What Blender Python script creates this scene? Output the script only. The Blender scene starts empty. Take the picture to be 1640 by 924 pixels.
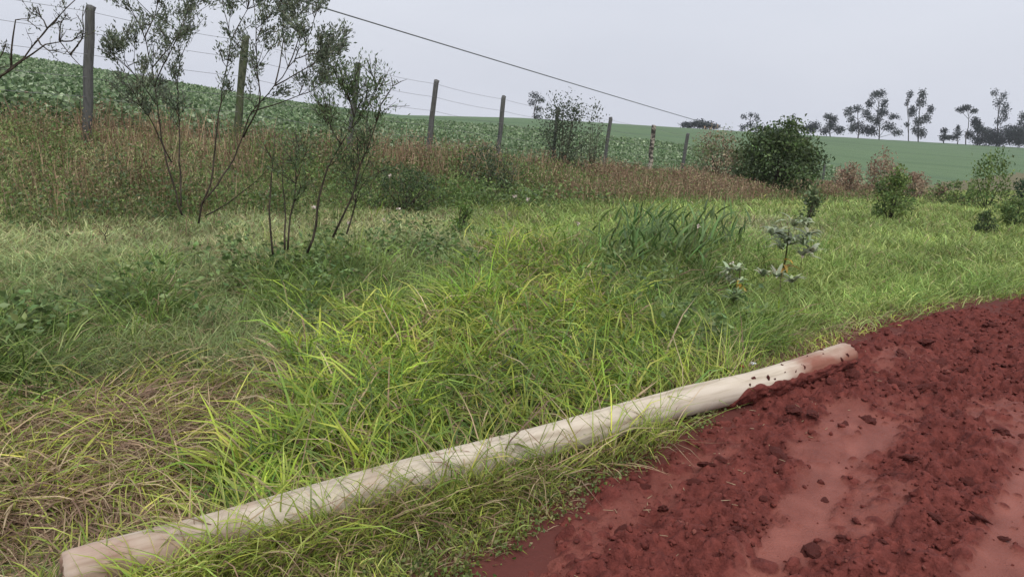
import bpy, math
import numpy as np
from mathutils import Vector
R = math.radians
rng = np.random.default_rng(11)
sc = bpy.context.scene
col = sc.collection

# ------------------------------------------------------------------ camera
F, H = 1184.0, 2.0                       # focal length in photo pixels, eye height in metres
ROLL = math.atan(0.058)                  # the phone was held a little crooked
PITCH = math.atan(272 * math.cos(ROLL) / F)
cam_d = bpy.data.cameras.new("camera"); cam = bpy.data.objects.new("camera", cam_d)
col.objects.link(cam); sc.camera = cam
cam_d.sensor_width = 36.0; cam_d.lens = 36.0 * F / 1640.0
cam_d.clip_start = 0.05; cam_d.clip_end = 5000
from mathutils import Matrix
cam.matrix_world = (Matrix.Translation((0, 0, H)) @ Matrix.Rotation(math.pi / 2 - PITCH, 4, 'X')
                    @ Matrix.Rotation(ROLL, 4, 'Z'))

# ------------------------------------------------------------------ sky, sun, exposure
SUN_EL, SUN_ROT = R(64), R(165)
w = bpy.data.worlds.new("World"); sc.world = w; w.use_nodes = True
nt = w.node_tree; nt.nodes.clear()
out = nt.nodes.new("ShaderNodeOutputWorld"); bg = nt.nodes.new("ShaderNodeBackground")
sky = nt.nodes.new("ShaderNodeTexSky"); sky.sky_type = 'NISHITA'; sky.sun_disc = False
sky.sun_elevation = SUN_EL; sky.sun_rotation = SUN_ROT; sky.air_density = 1.5; sky.dust_density = 5.0
skm = nt.nodes.new("ShaderNodeVectorMath"); skm.operation = 'SCALE'; skm.inputs[3].default_value = 0.06
nt.links.new(sky.outputs[0], skm.inputs[0])
tc = nt.nodes.new("ShaderNodeTexCoord"); mp = nt.nodes.new("ShaderNodeMapping")
mp.inputs['Scale'].default_value = (1.2, 1.2, 3.5)
nz = nt.nodes.new("ShaderNodeTexNoise"); nz.inputs['Scale'].default_value = 1.6; nz.inputs['Detail'].default_value = 4
nt.links.new(tc.outputs['Generated'], mp.inputs[0]); nt.links.new(mp.outputs[0], nz.inputs[0])
rp = nt.nodes.new("ShaderNodeValToRGB")
rp.color_ramp.elements[0].position = 0.3; rp.color_ramp.elements[0].color = (0.425, 0.445, 0.505, 1)
rp.color_ramp.elements[1].position = 0.72; rp.color_ramp.elements[1].color = (0.475, 0.492, 0.548, 1)
nt.links.new(nz.outputs[0], rp.inputs[0])
mx = nt.nodes.new("ShaderNodeMix"); mx.data_type = 'RGBA'; mx.inputs[0].default_value = 0.90   # closed cloud deck over the blue
nt.links.new(skm.outputs[0], mx.inputs[6]); nt.links.new(rp.outputs[0], mx.inputs[7])
nt.links.new(mx.outputs[2], bg.inputs[0]); bg.inputs[1].default_value = 1.0
nt.links.new(bg.outputs[0], out.inputs[0])
sun_d = bpy.data.lights.new("sun", 'SUN'); sun = bpy.data.objects.new("sun", sun_d); col.objects.link(sun)
sun_d.energy = 1.5; sun_d.angle = R(50); sun_d.color = (1.0, 0.97, 0.92)
sun.rotation_euler = Vector((-math.sin(SUN_ROT) * math.cos(SUN_EL), -math.cos(SUN_ROT) * math.cos(SUN_EL), -math.sin(SUN_EL))).to_track_quat('-Z', 'Y').to_euler()
sc.view_settings.view_transform = 'Standard'; sc.view_settings.look = 'None'
sc.view_settings.exposure = 0.75; sc.view_settings.gamma = 1.0; sc.view_settings.use_curve_mapping = False
sc.render.engine = 'CYCLES'
sc.cycles.use_denoising = True
sc.cycles.max_bounces = 6; sc.cycles.diffuse_bounces = 3; sc.cycles.transmission_bounces = 3
sc.cycles.volume_bounces = 0

# ------------------------------------------------------------------ numpy helpers
def _h(ix, iy, seed):
    n = (ix.astype(np.int64) * 374761393 + iy.astype(np.int64) * 668265263 + seed * 974634777) & 0xffffffff
    n = ((n ^ (n >> 13)) * 1274126177) & 0xffffffff
    return ((n ^ (n >> 16)) & 0xffffff) / float(0xffffff)
def vnoise(x, y, seed=0):
    x = np.asarray(x, float); y = np.asarray(y, float)
    ix = np.floor(x); iy = np.floor(y); fx = x - ix; fy = y - iy
    fx = fx * fx * (3 - 2 * fx); fy = fy * fy * (3 - 2 * fy)
    a = _h(ix, iy, seed); b = _h(ix + 1, iy, seed); c = _h(ix, iy + 1, seed); d = _h(ix + 1, iy + 1, seed)
    return (a * (1 - fx) + b * fx) * (1 - fy) + (c * (1 - fx) + d * fx) * fy
def fbm(x, y, seed=0, o=4):
    v = 0; amp = .5
    for k in range(o):
        v = v + amp * (vnoise(x * 2**k + 17.3 * k, y * 2**k - 9.1 * k, seed + k) - .5); amp *= .5
    return v * 2
def sstep(a, b, x):
    u = np.clip((x - a) / (b - a), 0, 1); return u * u * (3 - 2 * u)

# ------------------------------------------------------------------ pixel <-> world (layout aid: real points on the real ground)
def ray(px, py):
    x = px - 820; y = -(py - 462); c, s = math.cos(ROLL), math.sin(ROLL)
    x, y = x * c - y * s, x * s + y * c
    cp, sp = math.cos(PITCH), math.sin(PITCH)
    v = np.array([x, F * cp + y * sp, -F * sp + y * cp]); return v / v[1]
def atd(px, py, d): return ray(px, py) * d + np.array([0, 0, H])

# ------------------------------------------------------------------ terrain
DX, DY, GR = 0.646, 0.763, 0.037        # road direction and grade
def st(x, y): return DX * x + DY * y, DY * -x * 1.0 + DX * y
def xy(s, t): return DX * s - DY * t, DY * s + DX * t
def t_edge(s): return 1.83 - 0.046 * np.clip(s - 5.2, 0, 8)**2 - 0.74 * np.clip(s - 13.2, 0, None)
def road_z(s): return GR * np.where(s < 9, s, 9 + 3 * (1 - np.exp(-(s - 9) / 3))) * (s > -6) - GR * 6 * (s <= -6)
A_ = [-.9, -.685, -.375, -.161, 0.0, .3, .9]
E_ = [.052, .042, .0125, -.003, 0.002, .001, .001]
D_ = [60, 62, 85, 140, 230, 300, 320]
def field_z(x, y):
    d = np.maximum(y, 1.0); a = np.clip(x / d, -.9, .79)
    df = 12.6 / (.646 - .763 * a); sf = df * (.646 * a + .763)
    zf = np.maximum(1.42 - .066 * (sf - 4.4), -1.3)
    D = np.maximum(np.interp(a, A_, D_), df * 1.5); zc = H + np.interp(a, A_, E_) * D - .12
    wq = np.clip((d - df) / (D - df), 0, 1)
    z = zf + (zc - zf) * (1 - (1 - wq)**1.15)
    return z - np.clip(d - D, 0, None) * .05
def gz(x, y):
    x = np.asarray(x, float); y = np.asarray(y, float)
    s, t = st(x, y); te = t_edge(s); zr = road_z(s)
    ss = np.clip(s, -12, 60)
    zf = np.maximum(1.42 - .066 * (ss - 4.4), -1.3)
    zv = .55 - .035 * (np.clip(s, -8, 45) - 2.6)
    tt = np.maximum(te, -40)
    u = np.clip((t - tt) / np.maximum(10 - tt, .5), 0, 1)
    z = zr + (zv - zr) * u**1.3
    k = sstep(9.6, 12.6, t); z = z * (1 - k) + zf * k
    lum = .09 * fbm(x * .8, y * .8, 5, 3) + .05 * fbm(x * 2.3, y * 2.3, 9, 2)
    z = z + lum * sstep(0.25, 2.2, t - te) * (1 - .6 * k)
    z = z - .07 * (1 - sstep(-.40, -.06, t - te))
    kf = sstep(12.4, 15, t) * (y > 3)
    return z * (1 - kf) + field_z(x, y) * kf
_ds = np.exp(np.linspace(math.log(1.5), math.log(900), 2500))
def ground(px, py):
    r = ray(px, py); z = gz(r[0] * _ds, _ds); below = (H + r[2] * _ds) < z
    i = int(np.argmax(below)) if below.any() else len(_ds) - 1
    d = _ds[i]; return np.array([r[0] * d, d, float(z[i])])
def on_ground(px, d):
    """the ground point at distance d under photo column px (near the horizon row)"""
    for py in (400, 300, 350):
        r = ray(px, py)
    x = r[0] * d; return np.array([x, d, float(gz(x, d))])
def put(px, d):
    """find the row at which column px meets the ground at distance d"""
    lo, hi = -200., 1400.
    for _ in range(40):
        m = .5 * (lo + hi); p = atd(px, m, d)
        if p[2] > float(gz(p[0], p[1])): lo = m
        else: hi = m
    p[2] = float(gz(p[0], p[1])); return p

# ------------------------------------------------------------------ objects
def tag(o, label=None, cat=None, group=None, kind=None):
    if label: o['label'] = label
    if cat: o['category'] = cat
    if group: o['group'] = group
    if kind: o['kind'] = kind
    return o
def empty(name, loc, label, cat, group=None):
    o = bpy.data.objects.new(name, None); col.objects.link(o); o.location = [float(v) for v in loc]
    o.empty_display_size = .1
    return tag(o, label, cat, group)
def mesh_np(name, V, T, mat, C=None, parent=None, origin=None, smooth=True, attrs=None):
    """V verts (world), T triangles; one mesh object"""
    V = np.asarray(V, np.float32); T = np.asarray(T, np.int32); n = T.shape[1]
    if parent is not None: V = V - np.array(parent.location, np.float32)
    elif origin is not None: V = V - np.asarray(origin, np.float32)
    me = bpy.data.meshes.new(name)
    me.vertices.add(len(V)); me.vertices.foreach_set('co', np.ascontiguousarray(V).ravel())
    me.loops.add(T.size); me.loops.foreach_set('vertex_index', T.ravel())
    me.polygons.add(len(T)); me.polygons.foreach_set('loop_start', np.arange(0, T.size, n, dtype=np.int32))
    me.polygons.foreach_set('loop_total', np.full(len(T), n, np.int32))
    if smooth: me.polygons.foreach_set('use_smooth', np.ones(len(T), bool))
    if C is not None:
        ca = me.color_attributes.new('tint', 'FLOAT_COLOR', 'POINT')
        ca.data.foreach_set('color', np.concatenate([np.asarray(C, np.float32), np.ones((len(C), 1), np.float32)], 1).ravel())
    for k, v in (attrs or {}).items():
        at = me.attributes.new(k, 'FLOAT', 'POINT'); at.data.foreach_set('value', np.asarray(v, np.float32))
    me.update(calc_edges=True); me.validate()
    if mat: me.materials.append(mat)
    o = bpy.data.objects.new(name, me); col.objects.link(o)
    if parent is not None: o.parent = parent
    elif origin is not None: o.location = [float(v) for v in origin]
    return o
class Acc:
    def __init__(s): s.V = []; s.T = []; s.C = []; s.n = 0
    def add(s, V, T, C=None):
        V = np.asarray(V, float); s.V.append(V); s.T.append(np.asarray(T) + s.n); s.n += len(V)
        if C is not None:
            C = np.asarray(C, float); s.C.append(np.broadcast_to(C, (len(V), 3)) if C.ndim == 1 else C)
    def build(s, name, mat, parent=None, origin=None, **k):
        if not s.V: return None
        return mesh_np(name, np.concatenate(s.V), np.concatenate(s.T), mat, np.concatenate(s.C) if s.C else None, parent, origin, **k)

# ------------------------------------------------------------------ materials
def new_mat(name):
    m = bpy.data.materials.new(name); m.use_nodes = True; t = m.node_tree
    return m, t, t.nodes['Principled BSDF'], t.nodes['Material Output']
def node(t, kind, **kw):
    n = t.nodes.new(kind)
    for k, v in kw.items():
        if k in n.inputs.keys(): n.inputs[k].default_value = v
        else: setattr(n, k, v)
    return n
def leaf_mat(name, transl=.3, rough=.55, spec=.25):
    m, t, b, o = new_mat(name)
    a = node(t, "ShaderNodeAttribute", attribute_name='tint')
    b.inputs['Roughness'].default_value = rough; b.inputs['Specular IOR Level'].default_value = spec
    t.links.new(a.outputs['Color'], b.inputs['Base Color'])
    tr = node(t, "ShaderNodeBsdfTranslucent"); mix = node(t, "ShaderNodeMixShader"); mix.inputs[0].default_value = transl
    t.links.new(a.outputs['Color'], tr.inputs[0])
    t.links.new(b.outputs[0], mix.inputs[1]); t.links.new(tr.outputs[0], mix.inputs[2]); t.links.new(mix.outputs[0], o.inputs[0])
    return m
def noise_mat(name, cols, scale, rough=.9, bump=.3, bscale=None, stretch=(1, 1, 1), detail=6, coord='Object', pos=(.35, .65), bdist=.02, spec=.2):
    m, t, b, o = new_mat(name)
    tcn = node(t, "ShaderNodeTexCoord"); mpn = node(t, "ShaderNodeMapping"); mpn.inputs['Scale'].default_value = stretch
    t.links.new(tcn.outputs[coord], mpn.inputs[0])
    n = node(t, "ShaderNodeTexNoise", Scale=scale, Detail=detail); t.links.new(mpn.outputs[0], n.inputs[0])
    r = node(t, "ShaderNodeValToRGB"); e = r.color_ramp.elements
    while len(e) < len(cols): e.new(.5)
    for i, c in enumerate(cols):
        e[i].position = pos[0] + (pos[1] - pos[0]) * i / max(1, len(cols) - 1); e[i].color = (*c, 1)
    t.links.new(n.outputs[0], r.inputs[0]); t.links.new(r.outputs[0], b.inputs['Base Color'])
    b.inputs['Roughness'].default_value = rough; b.inputs['Specular IOR Level'].default_value = spec
    n2 = node(t, "ShaderNodeTexNoise", Scale=bscale or scale * 4, Detail=5); t.links.new(mpn.outputs[0], n2.inputs[0])
    bp = node(t, "ShaderNodeBump", Strength=bump, Distance=bdist); t.links.new(n2.outputs[0], bp.inputs['Height']); t.links.new(bp.outputs[0], b.inputs['Normal'])
    return m
M_grass = leaf_mat('grass_blades', .35, .5, .3)
M_leaf = leaf_mat('leaves', .25, .5, .3)
M_far = leaf_mat('far_leaves', .15, .8, .1)
M_bark = noise_mat('bark', [(.035, .028, .022), (.10, .08, .06)], 30, bump=.5, stretch=(1, 1, .3))
M_barkpale = noise_mat('pale_bark', [(.12, .10, .08), (.24, .21, .17)], 3, bump=.3)
M_stem = noise_mat('green_stems', [(.07, .09, .03), (.14, .12, .06)], 20)
M_ground = noise_mat('verge_soil', [(.09, .07, .045), (.15, .13, .07), (.12, .14, .06)], 2.5, bump=.6, bscale=30)

t = M_ground.node_tree; b = t.nodes['Principled BSDF']; lk = b.inputs['Base Color'].links[0].from_socket
at = node(t, "ShaderNodeAttribute", attribute_name='pack'); mxm = node(t, "ShaderNodeMix", data_type='RGBA'); mxm.inputs[7].default_value = (.10, .03, .024, 1)
t.links.new(at.outputs['Fac'], mxm.inputs[0]); t.links.new(lk, mxm.inputs[6]); t.links.new(mxm.outputs[2], b.inputs['Base Color'])
# ground sheet: one polar grid; the faces beyond the fence are the field
th = np.concatenate([np.linspace(-180, -46, 28), np.linspace(-45, 45, 226), np.linspace(46, 176, 27)])
rr = np.concatenate([[0.02], np.exp(np.linspace(math.log(.4), math.log(480), 230))])
TH, RR = np.meshgrid(np.radians(th), rr, indexing='ij')
GX = RR * np.sin(TH); GY = RR * np.cos(TH); GZ = gz(GX, GY)
V = np.stack([GX, GY, GZ], -1).reshape(-1, 3)
na, nr = TH.shape
I, J = np.meshgrid(np.arange(na), np.arange(nr - 1), indexing='ij'); I2 = (I + 1) % na
Q = np.stack([I * nr + J, I * nr + J + 1, I2 * nr + J + 1, I2 * nr + J], -1).reshape(-1, 4)
S_, T_ = st(V[:, 0], V[:, 1])
isf = (T_[Q].min(1) > 13.2) & (V[Q][:, :, 1].min(1) > 3)
def sub(Qs):
    u, inv = np.unique(Qs, return_inverse=True); return V[u], inv.reshape(Qs.shape)
vv, qq = sub(Q[~isf]); s9, t9 = st(vv[:, 0], vv[:, 1])
mudm = 1 - sstep(.15, .55, t9 - t_edge(s9) + .25 * fbm(vv[:, 0] * 3, vv[:, 1] * 3, 77, 3))
tag(mesh_np('ground', vv, qq, M_ground, attrs={'pack': mudm}), kind='structure')
M_field = noise_mat('crop_canopy', [(.08, .13, .066), (.115, .175, .088), (.095, .15, .08)], .05, bump=.9, bscale=3.0, stretch=(.4, 1.6, 1), coord='Object', bdist=.3, detail=8)
vv, qq = sub(Q[isf]); tag(mesh_np('field', vv, qq, M_field), kind='structure')

# ------------------------------------------------------------------ road: churned red mud, real relief
def band(x, a, b, f): return sstep(a - f, a + f, x) * (1 - sstep(b - f, b + f, x))
_h0 = []; q = 1.6
while q < 11.6: _h0.append(q); q += .0072 + .0011 * (q - 1.6)
s_l = np.concatenate([np.linspace(-40, 1.5, 60), np.array(_h0), np.linspace(11.7, 60, 120)])
o_l = np.concatenate([np.linspace(-3.7, .25, 60), np.arange(.27, 2.75, .0078)])   # distance in from the left edge is 2.4-o
o_off = 2.40
SS, OO = np.meshgrid(s_l, o_l, indexing='ij')
te = t_edge(SS); TT = te - o_off + OO                # OO = o_off is the edge
tn = TT + .05 * fbm(SS * .9, SS * 0 + 3, 31, 2)      # tracks wander a little
wob = .13 * fbm(SS * 1.1, TT * 2.5, 41, 3) + .09 * fbm(SS * 6, TT * 7, 43, 3)
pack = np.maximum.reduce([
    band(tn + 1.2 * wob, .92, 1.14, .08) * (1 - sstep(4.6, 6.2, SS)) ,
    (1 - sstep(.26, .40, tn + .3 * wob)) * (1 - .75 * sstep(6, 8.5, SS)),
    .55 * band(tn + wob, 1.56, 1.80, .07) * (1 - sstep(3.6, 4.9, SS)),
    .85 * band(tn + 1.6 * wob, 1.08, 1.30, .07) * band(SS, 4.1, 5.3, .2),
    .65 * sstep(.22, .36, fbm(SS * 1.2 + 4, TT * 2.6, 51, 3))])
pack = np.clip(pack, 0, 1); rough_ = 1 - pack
disp = rough_ * (.010 + .085 * fbm(SS * 3, TT * 4.5, 61, 4) + .042 * fbm(SS * 10, TT * 13, 63, 3)) - .022 * band(tn, .84, 1.16, .1) - .03 * (1 - sstep(.2, .42, tn))
ny, nx = SS.shape
lump = np.zeros_like(disp)
NL = 42000
ls = 1.65 + 9.7 * rng.random(NL)**1.35; lo = rng.uniform(.2, 2.62, NL)
for k in range(NL):
    i0 = int(np.searchsorted(s_l, ls[k])); j0 = int(np.searchsorted(o_l, lo[k]))
    if i0 >= ny - 1 or j0 >= nx - 1: continue
    rf = rough_[i0, j0]
    if rng.random() > rf * rf * .95 + .02: continue
    a = min(rng.lognormal(math.log(.012), .62) * (1 + .05 * ls[k]), .06); e = rng.uniform(.45, 1.0)
    hi_ = s_l[i0 + 1] - s_l[i0]; n = int(a / hi_) + 2; n2_ = int(a / .0078) + 2
    i1, i2, j1, j2 = max(i0 - n, 0), min(i0 + n + 1, ny), max(j0 - n2_, 0), min(j0 + n2_ + 1, nx)
    ds = (s_l[i1:i2] - ls[k])[:, None]; do = (o_l[j1:j2] - lo[k])[None, :]
    an = rng.uniform(0, 3.14); c, s = math.cos(an), math.sin(an)
    q = abs((ds * c + do * s) / a)**3 + abs((-ds * s + do * c) / (a * e))**3      # blocky crumbs
    hgt = a * rng.uniform(.4, 1.0) * (1 + rng.uniform(-.5, .5) * (ds * s + do * c) / a)
    lump[i1:i2, j1:j2] = np.maximum(lump[i1:i2, j1:j2], hgt * np.clip(1 - q, 0, 1)**.4)
fine = (SS > 1.6) & (SS < 11.6) & (OO > .27)
disp = disp + lump * (.75 + .6 * fbm(SS * 14, TT * 14, 71, 2)) + fine * (rough_ * .024 + .0015) * fbm(SS * 26, TT * 34, 81, 3)
# mud pushed up against the far end of the fallen pole
def atz(px, py, z): r = ray(px, py); return (r * ((z - H) / r[2]))[:2]
P0, P1 = atz(104, 920, .14), atz(1356, 572, .345)
ud = (P1 - P0) / np.linalg.norm(P1 - P0); nd = np.array([ud[1], -ud[0]])      # nd: towards the road
RX, RY = xy(SS, TT)
al = (RX - P0[0]) * ud[0] + (RY - P0[1]) * ud[1]; ac = (RX - P0[0]) * nd[0] + (RY - P0[1]) * nd[1]
heap = sstep(4.2, 4.9, al) * (1 - sstep(6.0, 6.35, al)) * np.exp(-(np.clip(ac - .08, 0, None) / .14)**2) * (ac > -.15)
disp = disp + heap * (.03 + .05 * fbm(SS * 7, TT * 7, 91, 3))
edge = OO - o_off
drop = sstep(-.14, .22, edge + .16 * fbm(SS * 2.2, TT * 2.2, 101, 3)) * (1 - .8 * np.clip(heap, 0, 1))
RZ = road_z(SS) + disp * (1 - .5 * drop) + .012 - drop * .09
Vr = np.stack([RX, RY, RZ], -1).reshape(-1, 3)
I, J = np.meshgrid(np.arange(ny - 1), np.arange(nx - 1), indexing='ij')
Qr = np.stack([I * nx + J, I * nx + J + 1, (I + 1) * nx + J + 1, (I + 1) * nx + J], -1).reshape(-1, 4)[:, ::-1]
m, t, b, o = new_mat('red_mud')
at = node(t, "ShaderNodeAttribute", attribute_name='pack')
tcn = node(t, "ShaderNodeTexCoord")
n1 = node(t, "ShaderNodeTexNoise", Scale=14, Detail=10, Roughness=.68); t.links.new(tcn.outputs['Object'], n1.inputs[0])
r1 = node(t, "ShaderNodeValToRGB"); r1.color_ramp.elements[0].position = .3; r1.color_ramp.elements[0].color = (.066, .0135, .0108, 1)
r1.color_ramp.elements[1].position = .7; r1.color_ramp.elements[1].color = (.185, .046, .035, 1); t.links.new(n1.outputs[0], r1.inputs[0])
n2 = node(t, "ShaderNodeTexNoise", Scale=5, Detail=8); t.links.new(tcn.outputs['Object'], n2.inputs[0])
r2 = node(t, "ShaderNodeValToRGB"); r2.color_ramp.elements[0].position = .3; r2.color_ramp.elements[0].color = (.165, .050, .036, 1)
r2.color_ramp.elements[1].position = .7; r2.color_ramp.elements[1].color = (.26, .088, .065, 1); t.links.new(n2.outputs[0], r2.inputs[0])  # packed bands: wet sky sheen put into the colour as a paler mud tone
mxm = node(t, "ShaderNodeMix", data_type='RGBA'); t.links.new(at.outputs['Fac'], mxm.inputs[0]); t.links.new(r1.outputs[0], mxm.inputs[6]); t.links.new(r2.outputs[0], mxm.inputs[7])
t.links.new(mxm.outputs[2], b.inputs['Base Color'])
mr = node(t, "ShaderNodeMapRange"); mr.inputs[3].default_value = .8; mr.inputs[4].default_value = .5; t.links.new(at.outputs['Fac'], mr.inputs[0]); t.links.new(mr.outputs[0], b.inputs['Roughness'])
b.inputs['Specular IOR Level'].default_value = .2
n3 = node(t, "ShaderNodeTexNoise", Scale=90, Detail=6); t.links.new(tcn.outputs['Object'], n3.inputs[0])
bp = node(t, "ShaderNodeBump", Strength=.9, Distance=.012); t.links.new(n3.outputs[0], bp.inputs['Height']); t.links.new(bp.outputs[0], b.inputs['Normal'])
M_mud = m
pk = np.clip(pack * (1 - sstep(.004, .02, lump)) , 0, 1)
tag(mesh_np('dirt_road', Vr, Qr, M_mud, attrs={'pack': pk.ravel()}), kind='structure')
def road_h(x, y):
    s, t = st(x, y); i = int(np.argmin(abs(s_l - s))); j = int(np.argmin(abs(o_l - (t - t_edge(s) + o_off))))
    return float(RZ[i, j])

# ------------------------------------------------------------------ tubes, blades, leaves
def tube(acc, pts, r0, r1, n=6, c=None, cap=True, rf=None):
    pts = np.asarray(pts, float); k = len(pts)
    tang = np.gradient(pts, axis=0); tang /= np.linalg.norm(tang, axis=1)[:, None] + 1e-9
    ref = np.array([.31, .17, .93]) if abs(tang[0][2]) < .8 else np.array([1., .1, 0])
    u = np.cross(tang, ref); u /= np.linalg.norm(u, axis=1)[:, None] + 1e-9; v = np.cross(tang, u)
    rad = np.linspace(r0, r1, k)
    an = np.linspace(0, 2 * np.pi, n, endpoint=False)
    ring = pts[:, None, :] + rad[:, None, None] * (np.cos(an)[None, :, None] * u[:, None, :] + np.sin(an)[None, :, None] * v[:, None, :])
    Vt = ring.reshape(-1, 3); T = []
    for i in range(k - 1):
        for j in range(n):
            a = i * n + j; b_ = i * n + (j + 1) % n
            T += [(a, b_, b_ + n), (a, b_ + n, a + n)]
    if cap:
        Vt = np.concatenate([Vt, [pts[0], pts[-1]]]); q = k * n
        for j in range(n): T += [(q, (j + 1) % n, j), (q + 1, (k - 1) * n + j, (k - 1) * n + (j + 1) % n)]
    acc.add(Vt, T, c)
def blades(P, h, wd, az, t0, t1, C, seg=3, twist=None, tipfade=None):
    """strips of grass: root P, length h, width wd, lean azimuth az, tilt t0 at root to t1 at tip"""
    N = len(P); ax = np.stack([np.cos(az), np.sin(az), 0 * az], -1); pr = np.stack([-np.sin(az), np.cos(az), 0 * az], -1)
    tw = rng.uniform(-.9, .9, N) if twist is None else twist
    p = np.array(P, float); rows = []
    wp = {2: [.8, 1.0, .0], 3: [.7, 1.0, .75, 0], 4: [.7, 1, .9, .6, 0]}[seg]
    for k in range(seg + 1):
        f = k / seg; an = t0 + (t1 - t0) * f
        dr = ax * np.sin(an)[:, None] + np.array([0, 0, 1.]) * np.cos(an)[:, None]
        nr_ = np.cross(dr, pr); wv = pr * np.cos(tw)[:, None] + nr_ * np.sin(tw)[:, None]
        hw = .5 * wd * wp[k]
        if k < seg: rows += [p - wv * hw[:, None], p + wv * hw[:, None]]
        else: rows += [p]
        p = p + dr * (h / seg)[:, None]
    nv = 2 * seg + 1; Vt = np.stack(rows, 1).reshape(-1, 3)
    tri = []
    for k in range(seg - 1): a = 2 * k; tri += [(a, a + 1, a + 3), (a, a + 3, a + 2)]
    tri.append((2 * seg - 2, 2 * seg - 1, 2 * seg))
    T = (np.arange(N)[:, None, None] * nv + np.array(tri)[None]).reshape(-1, 3)
    return Vt, T, np.repeat(C, nv, axis=0)
def leaves(P, D, L, W, C, fold=.25):
    """folded pointed leaves at P along D"""
    N = len(P); D = D / (np.linalg.norm(D, axis=1)[:, None] + 1e-9)
    rv = rng.normal(size=(N, 3)); sd = np.cross(D, rv); sd /= np.linalg.norm(sd, axis=1)[:, None] + 1e-9; nm = np.cross(sd, D)
    L = np.broadcast_to(L, N)[:, None]; W = np.broadcast_to(W, N)[:, None]
    a = P; b_ = P + D * L; m1 = P + D * L * .48 + sd * W * .5 + nm * W * fold; m2 = P + D * L * .48 - sd * W * .5 + nm * W * fold
    Vt = np.stack([a, m1, b_, m2], 1).reshape(-1, 3)
    T = (np.arange(N)[:, None, None] * 4 + np.array([(0, 1, 2), (0, 2, 3)])[None]).reshape(-1, 3)
    return Vt, T, np.repeat(C, 4, axis=0)
def rdir(n, up=0.):
    v = rng.normal(size=(n, 3)); v /= np.linalg.norm(v, axis=1)[:, None]; v[:, 2] += up; return v
def jit(c, n, v=.25, h=.06):
    c = np.asarray(c, float); k = np.exp(rng.normal(0, v, (n, 1))); return np.clip(c[None] * k * (1 + rng.normal(0, h, (n, 3))), .005, .9)

# ------------------------------------------------------------------ the fallen pole
PR = .093
def pole_axis(f):
    x, y = P0 + (P1 - P0) * f
    s_, t_ = st(x, y)
    z = .02 + (road_z(np.array(s_)) + .015) + PR * .82 + .012 * math.sin(f * 5)
    return np.array([x, y, float(z) + .045 * max(0, (f - .78) / .22)])
nL, nA = 150, 40
fs = np.linspace(0, 1, nL); an = np.linspace(0, 2 * np.pi, nA, endpoint=False)
U3 = np.array([ud[0], ud[1], .037]); U3 /= np.linalg.norm(U3); N3 = np.array([nd[0], nd[1], 0]); Z3 = np.cross(U3, -N3) ; Z3 = Z3 if Z3[2] > 0 else -Z3
FA, AA = np.meshgrid(fs, an, indexing='ij'); LX = FA * 5.85
ax3 = np.array([pole_axis(f) for f in fs])
ax3[:, :2] += nd[None] * (.018 * np.sin(fs * 7) + .012 * np.sin(fs * 17))[:, None]
rad = PR * (1.0 + .07 * FA) * (1 + .03 * fbm(LX * 1.3, AA * 0 + 2, 201, 3) + .022 * fbm(LX * 2.5, np.cos(AA) * 2 + np.sin(AA) * 3, 211, 4))
crk = fbm(LX * .9, AA * 5.5, 221, 4); rad -= .006 * sstep(.22, .3, abs(crk) * (vnoise(LX * .7, AA * 1.2, 231) > .55))
spl = sstep(.80, .9, FA); rad -= spl * .012 * sstep(.1, .5, fbm(LX * 2.5, AA * 4, 241, 4) + .1)       # weathered far end
rad *= np.where((fs < .004) | (fs > .996), .93, 1)[:, None]
PV = ax3[:, None, :] + rad[..., None] * (np.cos(AA)[..., None] * N3 + np.sin(AA)[..., None] * Z3)
PV = PV.reshape(-1, 3); I, J = np.meshgrid(np.arange(nL - 1), np.arange(nA), indexing='ij'); J2 = (J + 1) % nA
T1 = np.stack([I * nA + J, I * nA + J2, (I + 1) * nA + J2], -1).reshape(-1, 3); T2 = np.stack([I * nA + J, (I + 1) * nA + J2, (I + 1) * nA + J], -1).reshape(-1, 3)
# end caps with slightly broken inner rings
caps = []; extra = []
nb = len(PV)
for e, (i0, sg) in enumerate(((0, -1), (nL - 1, 1))):
    cen = ax3[i0] + U3 * sg * .004; base = nb + len(extra)
    for fr in (.66, .33):
        for j in range(nA): extra.append(ax3[i0] + (PV[i0 * nA + j] - ax3[i0]) * fr + U3 * sg * (.006 * rng.normal() + .003))
    extra.append(cen)
    for j in range(nA):
        j2 = (j + 1) % nA; o1 = i0 * nA
        a, b_, c, d = o1 + j, o1 + j2, base + j, base + j2; e1, e2 = base + nA + j, base + nA + j2; ce = base + 2 * nA
        f4 = [(a, c, d), (a, d, b_), (c, e1, e2), (c, e2, d), (e1, ce, e2)]
        caps += f4 if sg < 0 else [q[::-1] for q in f4]
pole = empty('wooden_pole', [P0[0], P0[1], ax3[0][2] - PR], 'long pale round timber pole lying on the grass verge beside the red road', 'pole')
m, t, b, o = new_mat('weathered_pole_wood')
tcn = node(t, "ShaderNodeTexCoord"); mpn = node(t, "ShaderNodeMapping"); mpn.inputs['Rotation'].default_value = (0, 0, -math.atan2(ud[1], ud[0]))
mp2 = node(t, "ShaderNodeMapping"); mp2.inputs['Scale'].default_value = (.7, 14, 14)
t.links.new(tcn.outputs['Object'], mpn.inputs[0]); t.links.new(mpn.outputs[0], mp2.inputs[0])
n1 = node(t, "ShaderNodeTexNoise", Scale=2.2, Detail=7); t.links.new(mp2.outputs[0], n1.inputs[0])
r1 = node(t, "ShaderNodeValToRGB"); e = r1.color_ramp.elements; e[0].position = .25; e[0].color = (.33, .27, .20, 1); e[1].position = .62; e[1].color = (.57, .50, .41, 1); e.new(.45).color = (.51, .44, .35, 1)
t.links.new(n1.outputs[0], r1.inputs[0])
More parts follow.
